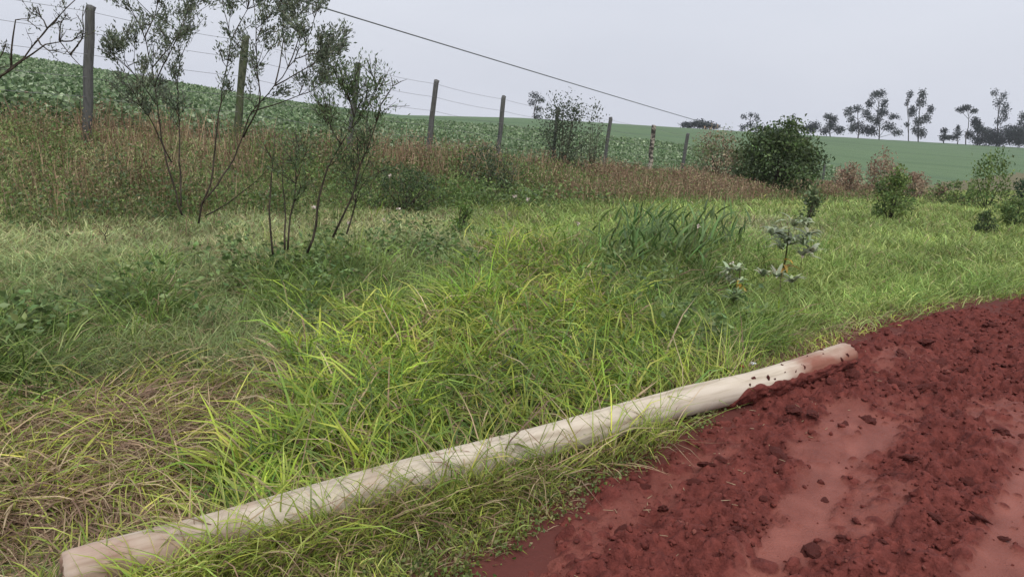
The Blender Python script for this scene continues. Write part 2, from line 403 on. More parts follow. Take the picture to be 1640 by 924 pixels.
n2 = node(t, "ShaderNodeTexNoise", Scale=2.5, Detail=6); t.links.new(mpn.outputs[0], n2.inputs[0])
at = node(t, "ShaderNodeAttribute", attribute_name='stain')
ad = node(t, "ShaderNodeMath", operation='MULTIPLY_ADD'); t.links.new(n2.outputs[0], ad.inputs[0]); ad.inputs[1].default_value = 1.6; t.links.new(at.outputs['Fac'], ad.inputs[2])
ms = node(t, "ShaderNodeMapRange"); ms.inputs[1].default_value = 1.05; ms.inputs[2].default_value = 1.65; t.links.new(ad.outputs[0], ms.inputs[0])
mxm = node(t, "ShaderNodeMix", data_type='RGBA'); mxm.inputs[7].default_value = (.24, .10, .07, 1)
t.links.new(ms.outputs[0], mxm.inputs[0]); t.links.new(r1.outputs[0], mxm.inputs[6]); t.links.new(mxm.outputs[2], b.inputs['Base Color'])
b.inputs['Roughness'].default_value = .75; b.inputs['Specular IOR Level'].default_value = .2
bp = node(t, "ShaderNodeBump", Strength=.35, Distance=.006); t.links.new(n1.outputs[0], bp.inputs['Height']); t.links.new(bp.outputs[0], b.inputs['Normal'])
front = np.cos(AA) * .8 - np.sin(AA) * .6
stain = np.clip(.52 * (1 - sstep(.02, .2, FA)) + sstep(.76, .92, FA) * (.68 + .2 * front), 0, 1) + .35 * sstep(.5, .8, FA) * sstep(.5, .9, front)
stain = np.concatenate([stain.ravel(), np.full(len(extra), .75)])
mesh_np('trunk', np.concatenate([PV, np.array(extra)]), np.concatenate([T1, T2, np.array(caps)]), m, parent=pole, attrs={'stain': stain})
# mud caked on the road side of the far end
nL2, nA2 = 120, 30
fs2 = np.linspace(.73, .992, nL2)
top = -.05 + .30 * fbm(fs2 * 60, fs2 * 0 + 7, 301, 4) + np.interp(fs2, [.73, .76, .80, .9, .99], [-.7, .5, .45, .32, .22])
a_lo = -1.7; AB = a_lo + (top[:, None] - a_lo) * np.linspace(0, 1, nA2)[None]
FB = np.repeat(fs2[:, None], nA2, 1); axb = np.array([[np.interp(f, fs, ax3[:, k]) for k in range(3)] for f in fs2])
thick = .006 + .022 * np.clip(.5 + 1.2 * fbm(FB * 90, AB * 4, 311, 4), 0, 1.3)
thick[:, -2:] *= .4; thick[:, -1] = -.012; thick[:2] = -.005; thick[-2:] = -.004; thick[:, 0] = -.01
rb = PR * (1.0 + .07 * FB) + thick
MV = axb[:, None, :] + rb[..., None] * (np.cos(AB)[..., None] * N3 + np.sin(AB)[..., None] * Z3)
I, J = np.meshgrid(np.arange(nL2 - 1), np.arange(nA2 - 1), indexing='ij')
MQ = np.stack([I * nA2 + J, I * nA2 + J + 1, (I + 1) * nA2 + J + 1, (I + 1) * nA2 + J], -1).reshape(-1, 4)
mesh_np('mud_cake', MV.reshape(-1, 3), MQ, M_mud, parent=pole, attrs={'pack': np.zeros(nL2 * nA2)})['label'] = 'dark red mud caked along the road side'
def lump_mesh(name, n=2, seed=0):
    import bmesh
    bm = bmesh.new(); bmesh.ops.create_icosphere(bm, subdivisions=n, radius=1)
    r = np.random.default_rng(seed)
    off = r.uniform(0, 50, 3)
    for v in bm.verts:
        p = np.array(v.co); k = 1 + 1.0 * float(fbm(p[0] * 1.5 + off[0] + p[2], p[1] * 1.5 + p[2] * 1.3 + off[1], seed, 4)) + .05 * r.normal()
        v.co = Vector(p * k * np.array([1, .8, .62]))
    me = bpy.data.meshes.new(name); bm.to_mesh(me); bm.free()
    me.materials.append(M_mud); at = me.attributes.new('pack', 'FLOAT', 'POINT')
    return me
clods = [lump_mesh('mud_clod', 3, 400 + k) for k in range(6)]
for k in range(14):      # crumbs of mud sitting on the pole's upper side
    f = .765 + .0165 * k + rng.normal(0, .004); a = rng.uniform(.5, 1.8) if k % 3 else rng.uniform(.45, .7)
    r = rng.uniform(.008, .018)
    p = np.array([np.interp(f, fs, ax3[:, j]) for j in range(3)]) + (PR * .96 + r * .2) * (np.cos(a) * N3 + np.sin(a) * Z3)
    ob = bpy.data.objects.new('mud_crumb', clods[k % 6]); col.objects.link(ob); ob.parent = pole
    ob.location = Vector([float(v) for v in p]) - pole.location; ob.scale = (r * 1.3, r, r); ob.rotation_euler = rng.uniform(0, 6, 3)

# loose clods on the road
for k, (px, py, sz) in enumerate([(1130, 775, 30), (1150, 762, 22), (1245, 760, 40), (1110, 800, 26), (1292, 905, 46), (1345, 888, 34), (1425, 785, 36), (1450, 770, 28), (1553, 790, 46),
        (1598, 715, 36), (1270, 685, 34), (1300, 697, 30), (1255, 700, 26), (1390, 690, 30), (1330, 640, 32), (1360, 632, 30), (1440, 640, 36), (1470, 640, 34), (1440, 590, 30), (1500, 600, 28),
        (1530, 610, 26), (1560, 582, 24), (1480, 570, 26), (1600, 600, 24), (1400, 575, 22), (1420, 560, 22), (1180, 885, 26), (1060, 830, 24), (990, 870, 26), (1320, 820, 20), (1600, 880, 30),
        (1490, 860, 34), (1560, 860, 26), (1410, 900, 30), (1215, 830, 18), (1030, 790, 22), (1350, 700, 20), (1530, 690, 26), (1620, 520, 22), (1585, 540, 24), (1545, 545, 22), (1300, 660, 22), (1495, 655, 20)]):
    p = ground(px, py); r = .40 * sz * p[1] / F
    ob = bpy.data.objects.new('mud_clod', clods[k % 6]); col.objects.link(ob)
    ob.location = (p[0], p[1], road_h(p[0], p[1]) + r * .05); ob.scale = (r * rng.uniform(1., 1.5), r, r * rng.uniform(.5, .8)); ob.rotation_euler = (rng.uniform(-.4, .4), rng.uniform(-.4, .4), rng.uniform(0, 6))
    tag(ob, 'dark red lump of wet mud lying loose on the churned road', 'mud clod', 'loose mud lumps on the road')

# crumbs of mud strewn over the churned strips
import bmesh
bm = bmesh.new(); bmesh.ops.create_icosphere(bm, subdivisions=1, radius=1); bm.verts.ensure_lookup_table()
IV = np.array([v.co[:] for v in bm.verts]); IT = np.array([[v.index for v in f.verts] for f in bm.faces]); bm.free()
NK = 11000; ks = 1.7 + 9 * rng.random(NK)**1.5; ko = rng.uniform(.25, 2.5, NK)
ki = np.clip(np.searchsorted(s_l, ks), 0, ny - 1); kj = np.clip(np.searchsorted(o_l, ko), 0, nx - 1)
ok = rng.random(NK) < rough_[ki, kj]**1.5 * .9 + .09; ks, ko, ki, kj = ks[ok], ko[ok], ki[ok], kj[ok]; NK = len(ks)
kr = np.minimum(rng.lognormal(math.log(.005), .65, NK) * (1 + .06 * ks), .022)
kx, ky = xy(ks, t_edge(ks) - o_off + ko)
KV = IV[None] * rng.uniform(.5, 1.35, (NK, len(IV), 1)) * kr[:, None, None] * rng.uniform(.6, 1.3, (NK, 1, 3)) * np.array([1, 1, .8]) + np.stack([kx, ky, RZ[ki, kj] + kr * .25], -1)[:, None]
KT = (np.arange(NK)[:, None, None] * len(IV) + IT[None]).reshape(-1, 3)
tag(mesh_np('mud_crumbs', KV.reshape(-1, 3), KT, M_mud, smooth=False, attrs={'pack': np.repeat(np.where(rng.random(NK) < .12, .6, 0.), len(IV))}), 'small crumbs of red mud strewn over the churned road', 'mud crumbs', kind='stuff')

# ------------------------------------------------------------------ grass
KIND = {  # colours (living), dead share, length, width, start tilt, end tilt, blades per tuft, tuft spread
 'F': dict(c=[(.25, .32, .15), (.20, .275, .11), (.32, .385, .20), (.155, .22, .09)], dead=.18, h=(.10, .30), w=.0042, t0=.7, t1=1.6, n=32, sp=.14),
 'P': dict(c=[(.33, .40, .20), (.40, .45, .26), (.27, .34, .15)], dead=.20, h=(.07, .18), w=.004, t0=.7, t1=1.5, n=36, sp=.17),
 'L': dict(c=[(.24, .36, .05), (.31, .42, .065), (.165, .275, .05), (.34, .39, .10), (.115, .20, .05)], dead=.26, h=(.22, .54), w=.0125, t0=.58, t1=2.0, n=14, sp=.09),
 'G': dict(c=[(.15, .24, .06), (.185, .29, .065), (.11, .18, .05), (.23, .31, .11)], dead=.10, h=(.20, .46), w=.008, t0=.55, t1=1.7, n=19, sp=.11),
 'D': dict(c=[(.25, .33, .06), (.32, .37, .09)], dead=.94, h=(.14, .40), w=.007, t0=1.05, t1=2.0, n=20, sp=.15),
 'O': dict(c=[(.255, .36, .11), (.21, .305, .085), (.33, .42, .16), (.165, .25, .065)], dead=.07, h=(.10, .28), w=.005, t0=.65, t1=1.6, n=32, sp=.15),
 'S': dict(c=[(.30, .39, .075), (.22, .31, .065), (.35, .41, .12)], dead=.36, h=(.08, .24), w=.0065, t0=.55, t1=1.7, n=18, sp=.08),
}
DEAD = np.array([(.46, .34, .21), (.34, .235, .15), (.22, .14, .09), (.56, .44, .28), (.28, .18, .125)])
ANCH = [(50,360,'P'),(200,375,'P'),(350,385,'P'),(120,450,'F'),(0,345,'P'),(120,350,'P'),(280,360,'P'),(430,375,'P'),(60,395,'P'),(250,400,'P'),(150,385,'P'),(-60,370,'P'),(330,420,'P'),(50,480,'F'),(200,470,'F'),(350,480,'F'),(480,470,'G'),(300,540,'F'),(60,560,'G'),(150,600,'F'),(350,600,'F'),(250,650,'D'),
 (60,680,'D'),(180,700,'D'),(60,800,'D'),(200,780,'D'),(330,760,'D'),(350,650,'D'),(440,700,'D'),(370,730,'D'),(150,640,'D'),(300,690,'D'),(20,740,'D'),(100,760,'D'),(430,640,'D'),(130,850,'D'),(40,890,'D'),(250,820,'D'),(400,760,'D'),(300,850,'D'),(420,800,'L'),(530,690,'L'),(560,640,'L'),(600,560,'L'),(520,540,'F'),(650,460,'F'),
 (700,420,'F'),(600,410,'P'),(720,540,'L'),(700,640,'L'),(760,700,'L'),(560,740,'L'),(850,600,'L'),(880,440,'L'),(850,480,'L'),(950,540,'L'),(850,580,'D'),(960,620,'L'),(1050,580,'L'),(1050,480,'G'),
 (1000,420,'G'),(1100,440,'G'),(950,380,'O'),(800,350,'O'),(880,330,'O'),(1000,340,'O'),(1150,340,'O'),(1250,360,'P'),(1200,480,'O'),(1300,460,'O'),(1200,560,'G'),(1100,540,'G'),(1290,535,'D'),(1250,510,'O'),
 (1400,440,'O'),(1500,430,'O'),(1450,500,'O'),(1600,420,'O'),(1350,360,'O'),(1550,350,'O'),(1620,380,'O'),(740,350,'P'),(640,370,'P'),(1480,350,'O'),(700,480,'G'),(560,450,'G'),(240,500,'G'),(380,690,'D')]
AP = np.array([ground(a[0], a[1])[:2] for a in ANCH]); AK = np.array([list(KIND).index(a[2]) for a in ANCH])
def lay(x, y): return np.stack([x / y * 2.2, np.log(y)], -1)
AL = lay(AP[:, 0], AP[:, 1])
def sample_kind(x, y, sharp=5):
    q = lay(x, y); q = q + np.stack([.10 * fbm(x * 1.7, y * 1.7, 501, 3), .12 * fbm(x * 1.7 + 9, y * 1.7, 511, 3)], -1)
    d2 = ((q[:, None] - AL[None])**2).sum(-1) + 2e-3
    wgt = d2**(-sharp / 2); W7 = np.stack([(wgt * (AK == k)).sum(1) for k in range(7)], 1); W7 /= W7.sum(1)[:, None]
    return (rng.random(len(x))[:, None] > np.cumsum(W7, 1)).sum(1).clip(0, 6)
NT = 32000
aa = rng.uniform(-1.0, .98, NT); dd = np.exp(rng.uniform(math.log(2.0), math.log(48), NT))
tx, ty = aa * dd, dd; ts, tt_ = st(tx, ty); ted = t_edge(ts)
al = (tx - P0[0]) * ud[0] + (ty - P0[1]) * ud[1]; ac = (tx - P0[0]) * nd[0] + (ty - P0[1]) * nd[1]
bare = fbm(tx * 1.3, ty * 1.3, 521, 3)
keep = (tt_ > ted + .10 + .22 * fbm(ts * 2, ts * 0, 531, 3)) & (tt_ < 12.8)
keep &= ~((abs(ac) < PR + .015) & (al > -.02) & (al < 5.9))
keep &= ~((al > 4.6) & (al < 6.1) & (ac > 0) & (ac < .4))
tx, ty, ts, tt_, ted, al, ac = [v[keep] for v in (tx, ty, ts, tt_, ted, al, ac)]
kid = sample_kind(tx, ty)
onroad = (ac > 0) & (al < 5.0) & (al > -.25) | (tt_ < ted + .38)
kid[onroad] = 6
ga_near, ga_far = Acc(), Acc()
for k, name in enumerate(KIND):
    K = KIND[name]; ix = np.where(kid == k)[0]
    if not len(ix): continue
    dist = ty[ix]
    nb_ = np.maximum(5, (K['n'] * np.where(dist < 12, 1.0, .6) * rng.uniform(.6, 1.4, len(ix))).astype(int))
    rep = np.repeat(ix, nb_); N = len(rep); d = ty[rep]
    sprd = K['sp'] * np.clip(d / 6, .8, 3.2)
    bx, by = tx[rep] + rng.normal(0, 1, N) * sprd, ty[rep] + rng.normal(0, 1, N) * sprd
    s_, t_ = st(bx, by)
    a_l = (bx - P0[0]) * ud[0] + (by - P0[1]) * ud[1]; a_c = (bx - P0[0]) * nd[0] + (by - P0[1]) * nd[1]
    ok = (t_ > t_edge(s_) + .06) & ~((abs(a_c) < PR) & (a_l > 0) & (a_l < 5.9))
    bx, by, rep, d, a_c, a_l = bx[ok], by[ok], rep[ok], d[ok], a_c[ok], a_l[ok]; N = len(bx)
    thg = rng.uniform(.65, 1.25, len(tx))[rep]                       # tuft vigour
    hh = rng.uniform(*K['h'], N) * thg * np.where(rng.random(N) < .1, 1.35, 1)
    if name != 'S': hh *= np.where((abs(a_c) < .4) & (a_l > -.4) & (a_l < 1.2), .6, 1.)
    else:
        tall = np.exp(-(np.clip(a_c - .1, 0, None) / .16)**2) * (a_l < 4.4) * sstep(-.2, .7, a_l)
        hh *= .5 + 2.1 * tall
    taz = rng.uniform(0, 2 * np.pi, len(tx))[rep]
    az = np.arctan2(by - ty[rep], bx - tx[rep]); az = np.where(rng.random(N) < .45, taz + rng.normal(0, .5, N), az + rng.normal(0, .5, N))
    na_ = math.atan2(nd[1], nd[0]); beh = (a_c < 0) & (a_c > -.55) & (a_l > -.2) & (a_l < 6) & (np.cos(az - na_) > -.1) & (rng.random(N) < .88)
    az = np.where(beh, na_ + np.pi + rng.normal(0, .8, N), az)
    t0 = np.clip(rng.normal(K['t0'], .25, N), 0, 1.45); t1 = np.clip(rng.normal(K['t1'], .4, N), .3, 2.4)
    dead = rng.random(N) < np.clip(K['dead'] * (rng.uniform(.3, 1.8, len(tx)) if K['dead'] < .5 else rng.uniform(.75, 1.1, len(tx)))[rep], 0, .97)
    base = np.array(K['c'])[rng.integers(0, len(K['c']), len(tx))[rep]] * np.exp(rng.normal(0, .17, len(tx)))[rep][:, None]
    base = base * (1 + rng.normal(0, .10, len(tx))[rep][:, None] * np.array([1, 0, .3]))
    base = base * (1 + .55 * fbm(bx * .9, by * .9, 551, 3) + .35 * fbm(bx * 3.1, by * 3.1, 561, 2))[:, None]
    base = base * np.array([1.12, 1.05, .95])
    C = base * np.exp(rng.normal(0, .2, (N, 1))); C[dead] = DEAD[rng.integers(0, 5, dead.sum())] * np.exp(rng.normal(0, .2, (dead.sum(), 1)))
    t0[dead] += .35; wd = np.maximum(K['w'] * rng.uniform(.6, 1.3, N), .00105 * d)
    z = gz(bx, by) - .02
    Pb = np.stack([bx, by, z], -1)
    near = d < 8
    for msk, ac_, sg in ((near, ga_near, 3), (~near, ga_far, 2)):
        if msk.any(): ac_.add(*blades(Pb[msk], hh[msk], wd[msk], az[msk], t0[msk], t1[msk], C[msk], sg))
GA = Acc()
for q in (ga_near, ga_far):
    GA.add(np.concatenate(q.V), np.concatenate(q.T), np.concatenate(q.C))
print('grass tris', sum(len(x) for x in GA.T))
tag(GA.build('grass', M_grass, smooth=False), 'mixed green and straw coloured grass covering the whole verge', 'grass', kind='stuff')

# ------------------------------------------------------------------ tall dry and green weeds under the fence
NW = 4200
aa = rng.uniform(-.95, .85, NW); 
s_ = rng.uniform(-4, 45, NW); t_ = np.where(rng.random(NW) < .75, rng.uniform(9.7, 12.7, NW), rng.uniform(8.6, 13.4, NW)); bx, by = xy(s_, t_)
ok = (by > 4) & (abs(bx / by) < 1); bx, by, s_, t_ = bx[ok], by[ok], s_[ok], t_[ok]
patch = fbm(s_ * .5, t_ * .7, 601, 3) * 1.3 + .26 * (t_ - 11.25) + .35 * sstep(10, 16, s_); hgt = rng.uniform(.22, .60, len(bx)) * np.clip(1 + .9 * patch, .45, 1.5) * np.where(t_ > 12.2, .65, 1) * np.where(s_ > 16, .85, 1)
WA = Acc(); GW = Acc()
n = 6; rep = np.repeat(np.arange(len(bx)), n); N = len(rep); sp = np.clip(by[rep] / 60, .12, .4)
Pw = np.stack([bx[rep] + rng.normal(0, 1, N) * sp, by[rep] + rng.normal(0, 1, N) * sp], -1); Pw = np.concatenate([Pw, (gz(Pw[:, 0], Pw[:, 1]) - .03)[:, None]], 1)
brown = rng.random(N) < np.clip(.45 + 1.2 * patch[rep], .06, .92)
cb = np.array([(.30, .20, .125), (.38, .27, .165), (.24, .145, .10), (.42, .33, .20), (.22, .17, .10)])[rng.integers(0, 5, N)]
cg = np.array([(.16, .22, .07), (.20, .27, .08), (.11, .165, .055)])[rng.integers(0, 3, N)]
C = np.where(brown[:, None], cb, cg) * np.exp(rng.normal(0, .2, (N, 1)))
WA.add(*blades(Pw, hgt[rep] * rng.uniform(.5, 1.15, N), np.maximum(.005, .0011 * by[rep]) * rng.uniform(.7, 1.3, N), rng.uniform(0, 6.28, N), rng.uniform(0, .35, N), rng.uniform(.1, .9, N), C, 2))
# small leaves on the weeds
n = 34; rep = np.repeat(np.arange(len(bx)), n); N = len(rep)
gx, gy = bx[rep] + rng.normal(0, 1, N) * .14, by[rep] + rng.normal(0, 1, N) * .14
f = rng.random(N)**.8; zz = gz(gx, gy) + f * hgt[rep] * .9
lf = rng.random(N) < np.clip(.62 - 1.1 * patch[rep], .12, .95)
C = np.where(lf[:, None], np.array([(.15, .225, .065), (.21, .295, .085), (.095, .15, .045)])[rng.integers(0, 3, N)], cb[rng.integers(0, len(cb), N)] * .9) * np.exp(rng.normal(0, .2, (N, 1)))
sz = np.maximum(rng.uniform(.02, .055, N), .003 * by[rep])
WA.add(*leaves(np.stack([gx, gy, zz], -1), rdir(N, .3), sz, sz * .45, C))
NQ = 620; qs = rng.uniform(-4, 14, NQ); qt = 9.4 + 2.6 * rng.random(NQ)**1.3; qx, qy = xy(qs, qt); ok = (qy > 4) & (fbm(qs * .8, qt * .8, 641, 2) > -.08) & (abs(qx / qy) < 1); qx, qy = qx[ok], qy[ok]
n = 62; rep = np.repeat(np.arange(len(qx)), n); N = len(rep); hq = rng.uniform(.25, .6, len(qx))[rep]; f = rng.random(N); rad_ = (.10 + .10 * np.sin(f * 3.1)) * np.clip(qy[rep] / 10, 1, 1.8)
gx, gy = qx[rep] + rng.normal(0, 1, N) * rad_, qy[rep] + rng.normal(0, 1, N) * rad_; sz = rng.uniform(.028, .07, N) * np.clip(qy[rep] / 11, 1, 2)
cq = np.array([(.15, .23, .07), (.10, .165, .05), (.20, .28, .085), (.12, .17, .08), (.17, .17, .08)])[rng.integers(0, 5, len(qx))][rep] * np.exp(rng.normal(0, .2, (N, 1)))
WA.add(*leaves(np.stack([gx, gy, gz(gx, gy) + f * hq], -1), rdir(N, .2), sz, sz * .5, cq))
tag(WA.build('weeds', M_leaf, smooth=False), 'tall dry brown and green weeds growing along the fence line', 'weeds', kind='stuff')

# broad low leaves mixed into the verge
ND = 900
px_ = np.array([[rng.uniform(-40, 1700), rng.uniform(330, 900)] for _ in range(ND)])
FA_ = Acc()
cent = [(240, 505, 70, 26), (520, 470, 50, 40), (660, 400, 70, 22), (700, 430, 60, 25), (735, 285, 30, 25), (560, 420, 60, 25), (60, 560, 50, 30), (480, 440, 60, 30), (900, 850, 0, 0), (370, 445, 50, 20), (1130, 560, 60, 25), (1000, 480, 60, 40)]
for (cx, cy, sx, sy) in cent:
    if sx == 0: continue
    for _ in range(15):
        p = ground(cx + rng.normal() * sx * .6, cy + rng.normal() * sy * .7)
        s1, t1_ = st(p[0], p[1])
        if t1_ < t_edge(s1) + .5 or t1_ > 11: continue
        n = 26; hh = rng.uniform(.2, .5)
        P = np.stack([p[0] + rng.normal(0, .07, n), p[1] + rng.normal(0, .07, n), p[2] + rng.random(n) * hh], -1)
        sz = rng.uniform(.04, .085, n)
        FA_.add(*leaves(P, rdir(n, .15) * np.array([1, 1, .6]), sz, sz * .55, jit(((.15, .225, .075), (.20, .27, .10), (.11, .17, .06))[rng.integers(0, 3)], n)))
for _ in range(420):       # creeping leaves on the road margin in front of the pole
    s1 = rng.uniform(1.2, 5.0); te1 = float(t_edge(np.array(s1))); x, y = xy(s1, te1 + rng.uniform(.04, .42))
    n = 14; z = max(float(gz(x, y)), road_h(x, y))
    P = np.stack([x + rng.normal(0, .035, n), y + rng.normal(0, .035, n), z + rng.random(n) * .04], -1); sz = rng.uniform(.012, .028, n)
    FA_.add(*leaves(P, rdir(n, .4), sz, sz * .7, jit(rng.choice([(.17, .20, .06), (.12, .17, .045), (.22, .21, .09)]), n)))
tag(FA_.build('ground_cover', M_leaf, smooth=False), 'low broad leaved herbs and creeping leaves among the grass', 'ground cover', kind='stuff')

# soybean crop: leaf canopy of the near field, thinning into the field surface
NC = 15000
a_ = rng.uniform(-.95, .45, NC); d_ = np.exp(rng.uniform(math.log(10.5), math.log(62), NC)); cx, cy = a_ * d_, d_
s1, t1_ = st(cx, cy); row = np.round(t1_ / .5) * .5 + rng.normal(0, .09, NC); kk = d_ < 32
cx2, cy2 = xy(s1, row); cx, cy = np.where(kk, cx2, cx), np.where(kk, cy2, cy); s1, t1_ = st(cx, cy)
ok = (t1_ > 13.6) & (cy > 3); cx, cy, d_ = cx[ok], cy[ok], d_[ok]
n = 15; rep = np.repeat(np.arange(len(cx)), n); N = len(rep); d = d_[rep]; sp = np.clip(.012 * d, .14, .6)
gx, gy = cx[rep] + rng.normal(0, 1, N) * sp, cy[rep] + rng.normal(0, 1, N) * sp
zz = gz(gx, gy) + rng.random(N) * np.clip(.55 - .004 * d, .2, .5); sz = np.maximum(rng.uniform(.07, .125, N), .0036 * d)
C = np.array([(.15, .225, .105), (.195, .27, .13), (.10, .16, .075), (.29, .35, .22)])[rng.integers(0, 4, N)] * np.exp(rng.normal(0, .2, (N, 1)))
CA = Acc(); CA.add(*leaves(np.stack([gx, gy, zz], -1), rdir(N, .2) * np.array([1, 1, .5]), sz, sz * .75, C, .12))
tag(CA.build('crop', M_leaf, smooth=False), 'broad leaved green crop growing in the field beyond the fence', 'crop', kind='stuff')

# ------------------------------------------------------------------ fence: posts and wires
fence = None
POSTS = [(-1, -230, -62, -238, 150, 9.1, .066), (0, 145, 10, 140, 182, 11, .066), (1, 393, 58, 384, 170, 13, .062), (2, 573, 101, 563, 200, 15, .062), (3, 699, 129, 687, 232, 17, .060), (4, 806, 154, 799, 236, 19, .056),
         (5, 893, 172, 887, 240, 21, .05), (6, 978, 188, 967, 264, 23, .056), (8, 1102, 214, 1096, 252, 27, .06), (11, 1205, 238, 1200, 280, 33, .06), (16, 1321, 264, 1316, 298, 43.5, .07)]
p0 = atd(145, 182, 11)
fence = empty('wire_fence', [p0[0], p0[1], float(gz(p0[0], p0[1]))], 'weathered wooden post and wire fence along the edge of the crop field', 'fence')
M_post = noise_mat('grey_post_wood', [(.075, .075, .075), (.13, .13, .125), (.10, .10, .09)], 9, bump=.6, stretch=(3, 3, .5), bscale=20)
M_moss = noise_mat('mossy_post_wood', [(.05, .06, .035), (.11, .115, .075), (.075, .10, .04)], 12, bump=.6, stretch=(2, 2, .7), bscale=20)
M_pale = noise_mat('peeling_post_wood', [(.05, .045, .04), (.08, .07, .06), (.40, .36, .29)], 6, bump=.6, stretch=(1, 1, 1.6), bscale=20, pos=(.42, .60))
M_wire = noise_mat('fence_wire_steel', [(.16, .16, .165), (.24, .24, .24)], 30, rough=.5)
tops = []
def post(pts, r, mat, n=9):
    A = Acc(); pts = np.asarray(pts)
    tube(A, pts, r * 1.04, r * .95, n)
    Vt = A.V[0]; Vt += rng.normal(0, r * .05, Vt.shape); Vt[-1] += np.array([0, 0, r * .25])
    return A.build('post', mat, fence, smooth=False)
for (k, txp, typ, bxp, byp, d, r) in POSTS:
    tp = atd(txp, typ, d); bp_ = atd(bxp, byp, d); lean = (bp_ - tp) / (tp[2] - bp_[2])
    zt = float(gz(tp[0], tp[1])); L = tp[2] - zt + .25
    pts = [tp + lean * L * f for f in (1, .8, .6, .4, .2, .03, 0)]
    pts = np.array(pts) + np.concatenate([rng.normal(0, .008, (7, 2)), np.zeros((7, 1))], 1)
    post(pts, r, M_moss if k in (1,) else M_post); tops.append((k, tp, lean))
    if k == 6:   # the crooked peeling post next to it
        q = [atd(a, b_, 25) for a, b_ in ((1036, 300), (1039, 272), (1043, 258), (1042, 246), (1045, 228), (1047, 203), (1047.4, 201))]
        post(q, .075, M_pale)['label'] = 'crooked post with peeling pale bark'
        tops.append((7, q[-1], (q[0] - q[-1]) / (q[-1][2] - q[0][2])))
for hw in (.08, .36, .66, .98, 1.25):
    A = Acc()
    for (k1, a, la), (k2, b_, lb) in zip(tops[:-1], tops[1:]):
        pa = a + la * hw + np.array([0, -.06, 0]); pb = b_ + lb * hw + np.array([0, -.06, 0])
        tube(A, [pa + (pb - pa) * f - np.array([0, 0, .03 * 4 * f * (1 - f)]) for f in np.linspace(0, 1, 5)], .003, .003, 4, cap=False)
    A.build('wire', M_wire, fence)

# ------------------------------------------------------------------ branching shrubs
def shrub(name, base, stems, label, cat, leafc, dpt, twigs=5, clump=.20, leafL=.032, leafW=.011, nl=16, r0=.016, crown_from=.45, droop=0., group=None, mat=None, tl=(.25, .6), sub_n=3, bark=None, spreadf=1., bare=()):
    """stems: polylines [(px,py,ddepth)] -> trunk mesh and crown mesh under one Empty"""
    e = empty(name, base, label, cat, group); TR, CR = Acc(), Acc(); ends = []
    for sidx, stm in enumerate(stems):
        pts = np.array([atd(q[0], q[1], dpt + (q[2] if len(q) > 2 else 0)) for q in stm])
        # resample and roughen
        L = np.concatenate([[0], np.cumsum(np.linalg.norm(np.diff(pts, axis=0), axis=1))]); m_ = max(6, int(L[-1] / .12))
        u = np.linspace(0, L[-1], m_); pts = np.stack([np.interp(u, L, pts[:, k]) for k in range(3)], -1)
        pts[1:-1] += rng.normal(0, .005, (m_ - 2, 3)); rr0 = r0 * min(1.2, .5 + L[-1] / 3)
        tube(TR, pts, rr0, .003, 6)
        for _ in range(0 if sidx in bare else twigs):
            f = rng.uniform(crown_from, 1.0); p = pts[min(int(f * (m_ - 1)), m_ - 2)]
            dv = pts[-1] - pts[0]; dv /= np.linalg.norm(dv); dv = dv * .7 + rng.normal(0, .55, 3) * np.array([1, 1, .6]) * spreadf + np.array([0, 0, .45]); dv /= np.linalg.norm(dv)
            ln = rng.uniform(*tl) * (1.15 - .5 * f); q = [p]; dcur = dv
            for _s in range(4):
                dcur = dcur + rng.normal(0, .16, 3) + np.array([0, 0, .08 - droop]); dcur /= np.linalg.norm(dcur); q.append(q[-1] + dcur * ln / 4)
            tube(TR, q, .004, .0018, 4); ends.append((q[-1], dcur, q[-3]))
            for _s in range(sub_n):
                i = rng.integers(1, 4); d2 = dcur + rng.normal(0, .6, 3) + np.array([0, 0, .2]); d2 /= np.linalg.norm(d2); l2 = ln * rng.uniform(.3, .6)
                tube(TR, [q[i], q[i] + d2 * l2 * .5 + rng.normal(0, .01, 3), q[i] + d2 * l2], .0035, .0015, 4); ends.append((q[i] + d2 * l2, d2, q[i]))
        if sidx not in bare: ends.append((pts[-1], pts[-1] - pts[-2], pts[-2]))
    for (p, dv, q) in ends:
        n = max(3, int(nl * rng.uniform(.3, 1.6))); dv = dv / (np.linalg.norm(dv) + 1e-9)
        f = rng.random(n)[:, None]; P = p - dv * clump * f + rng.normal(0, clump * .18, (n, 3))
        sz = leafL * rng.uniform(.6, 1.3, n)
        CR.add(*leaves(P, dv[None] * .9 + rdir(n) * .9 + np.array([0, 0, .35]), sz, leafW * sz / leafL, jit(leafc[rng.integers(0, len(leafc))], n)))
    TR.build('trunk', bark or M_bark, e); CR.build('crown', mat or M_leaf, e, smooth=False)
    return e
GG = [(.15, .18, .12), (.19, .22, .15), (.12, .145, .10)]
dA = 8.6
shrub('shrub', ground(290, 330), [[(292, 345), (278, 300), (262, 240, .1), (252, 170, .1), (243, 110, .1), (232, 60), (212, 20, -.1), (190, -40)], [(252, 170, .1), (225, 130, -.1), (190, 95, -.2), (165, 70, -.3)],
       [(243, 110, .1), (275, 70, .2), (300, 30, .3), (310, -20, .4)], [(248, 140, .1), (262, 100, -.2), (285, 60, -.3), (300, 15, -.2)], [(232, 60), (250, 20, .2), (262, -30, .3)], [(290, 330), (287, 200, .3), (284, 140, .3), (288, 95, .3), (305, 60, .3)], [(275, 260), (240, 190, -.2), (220, 160, -.4), (195, 110, -.5)]],
      'tall airy grey green shrub with a slim stem beside the straight grey fence post', 'shrub', GG, dA, twigs=10, sub_n=2, nl=34, clump=.15, leafL=.045, leafW=.016, tl=(.3, .65), crown_from=.48, r0=.0095, spreadf=1.3)
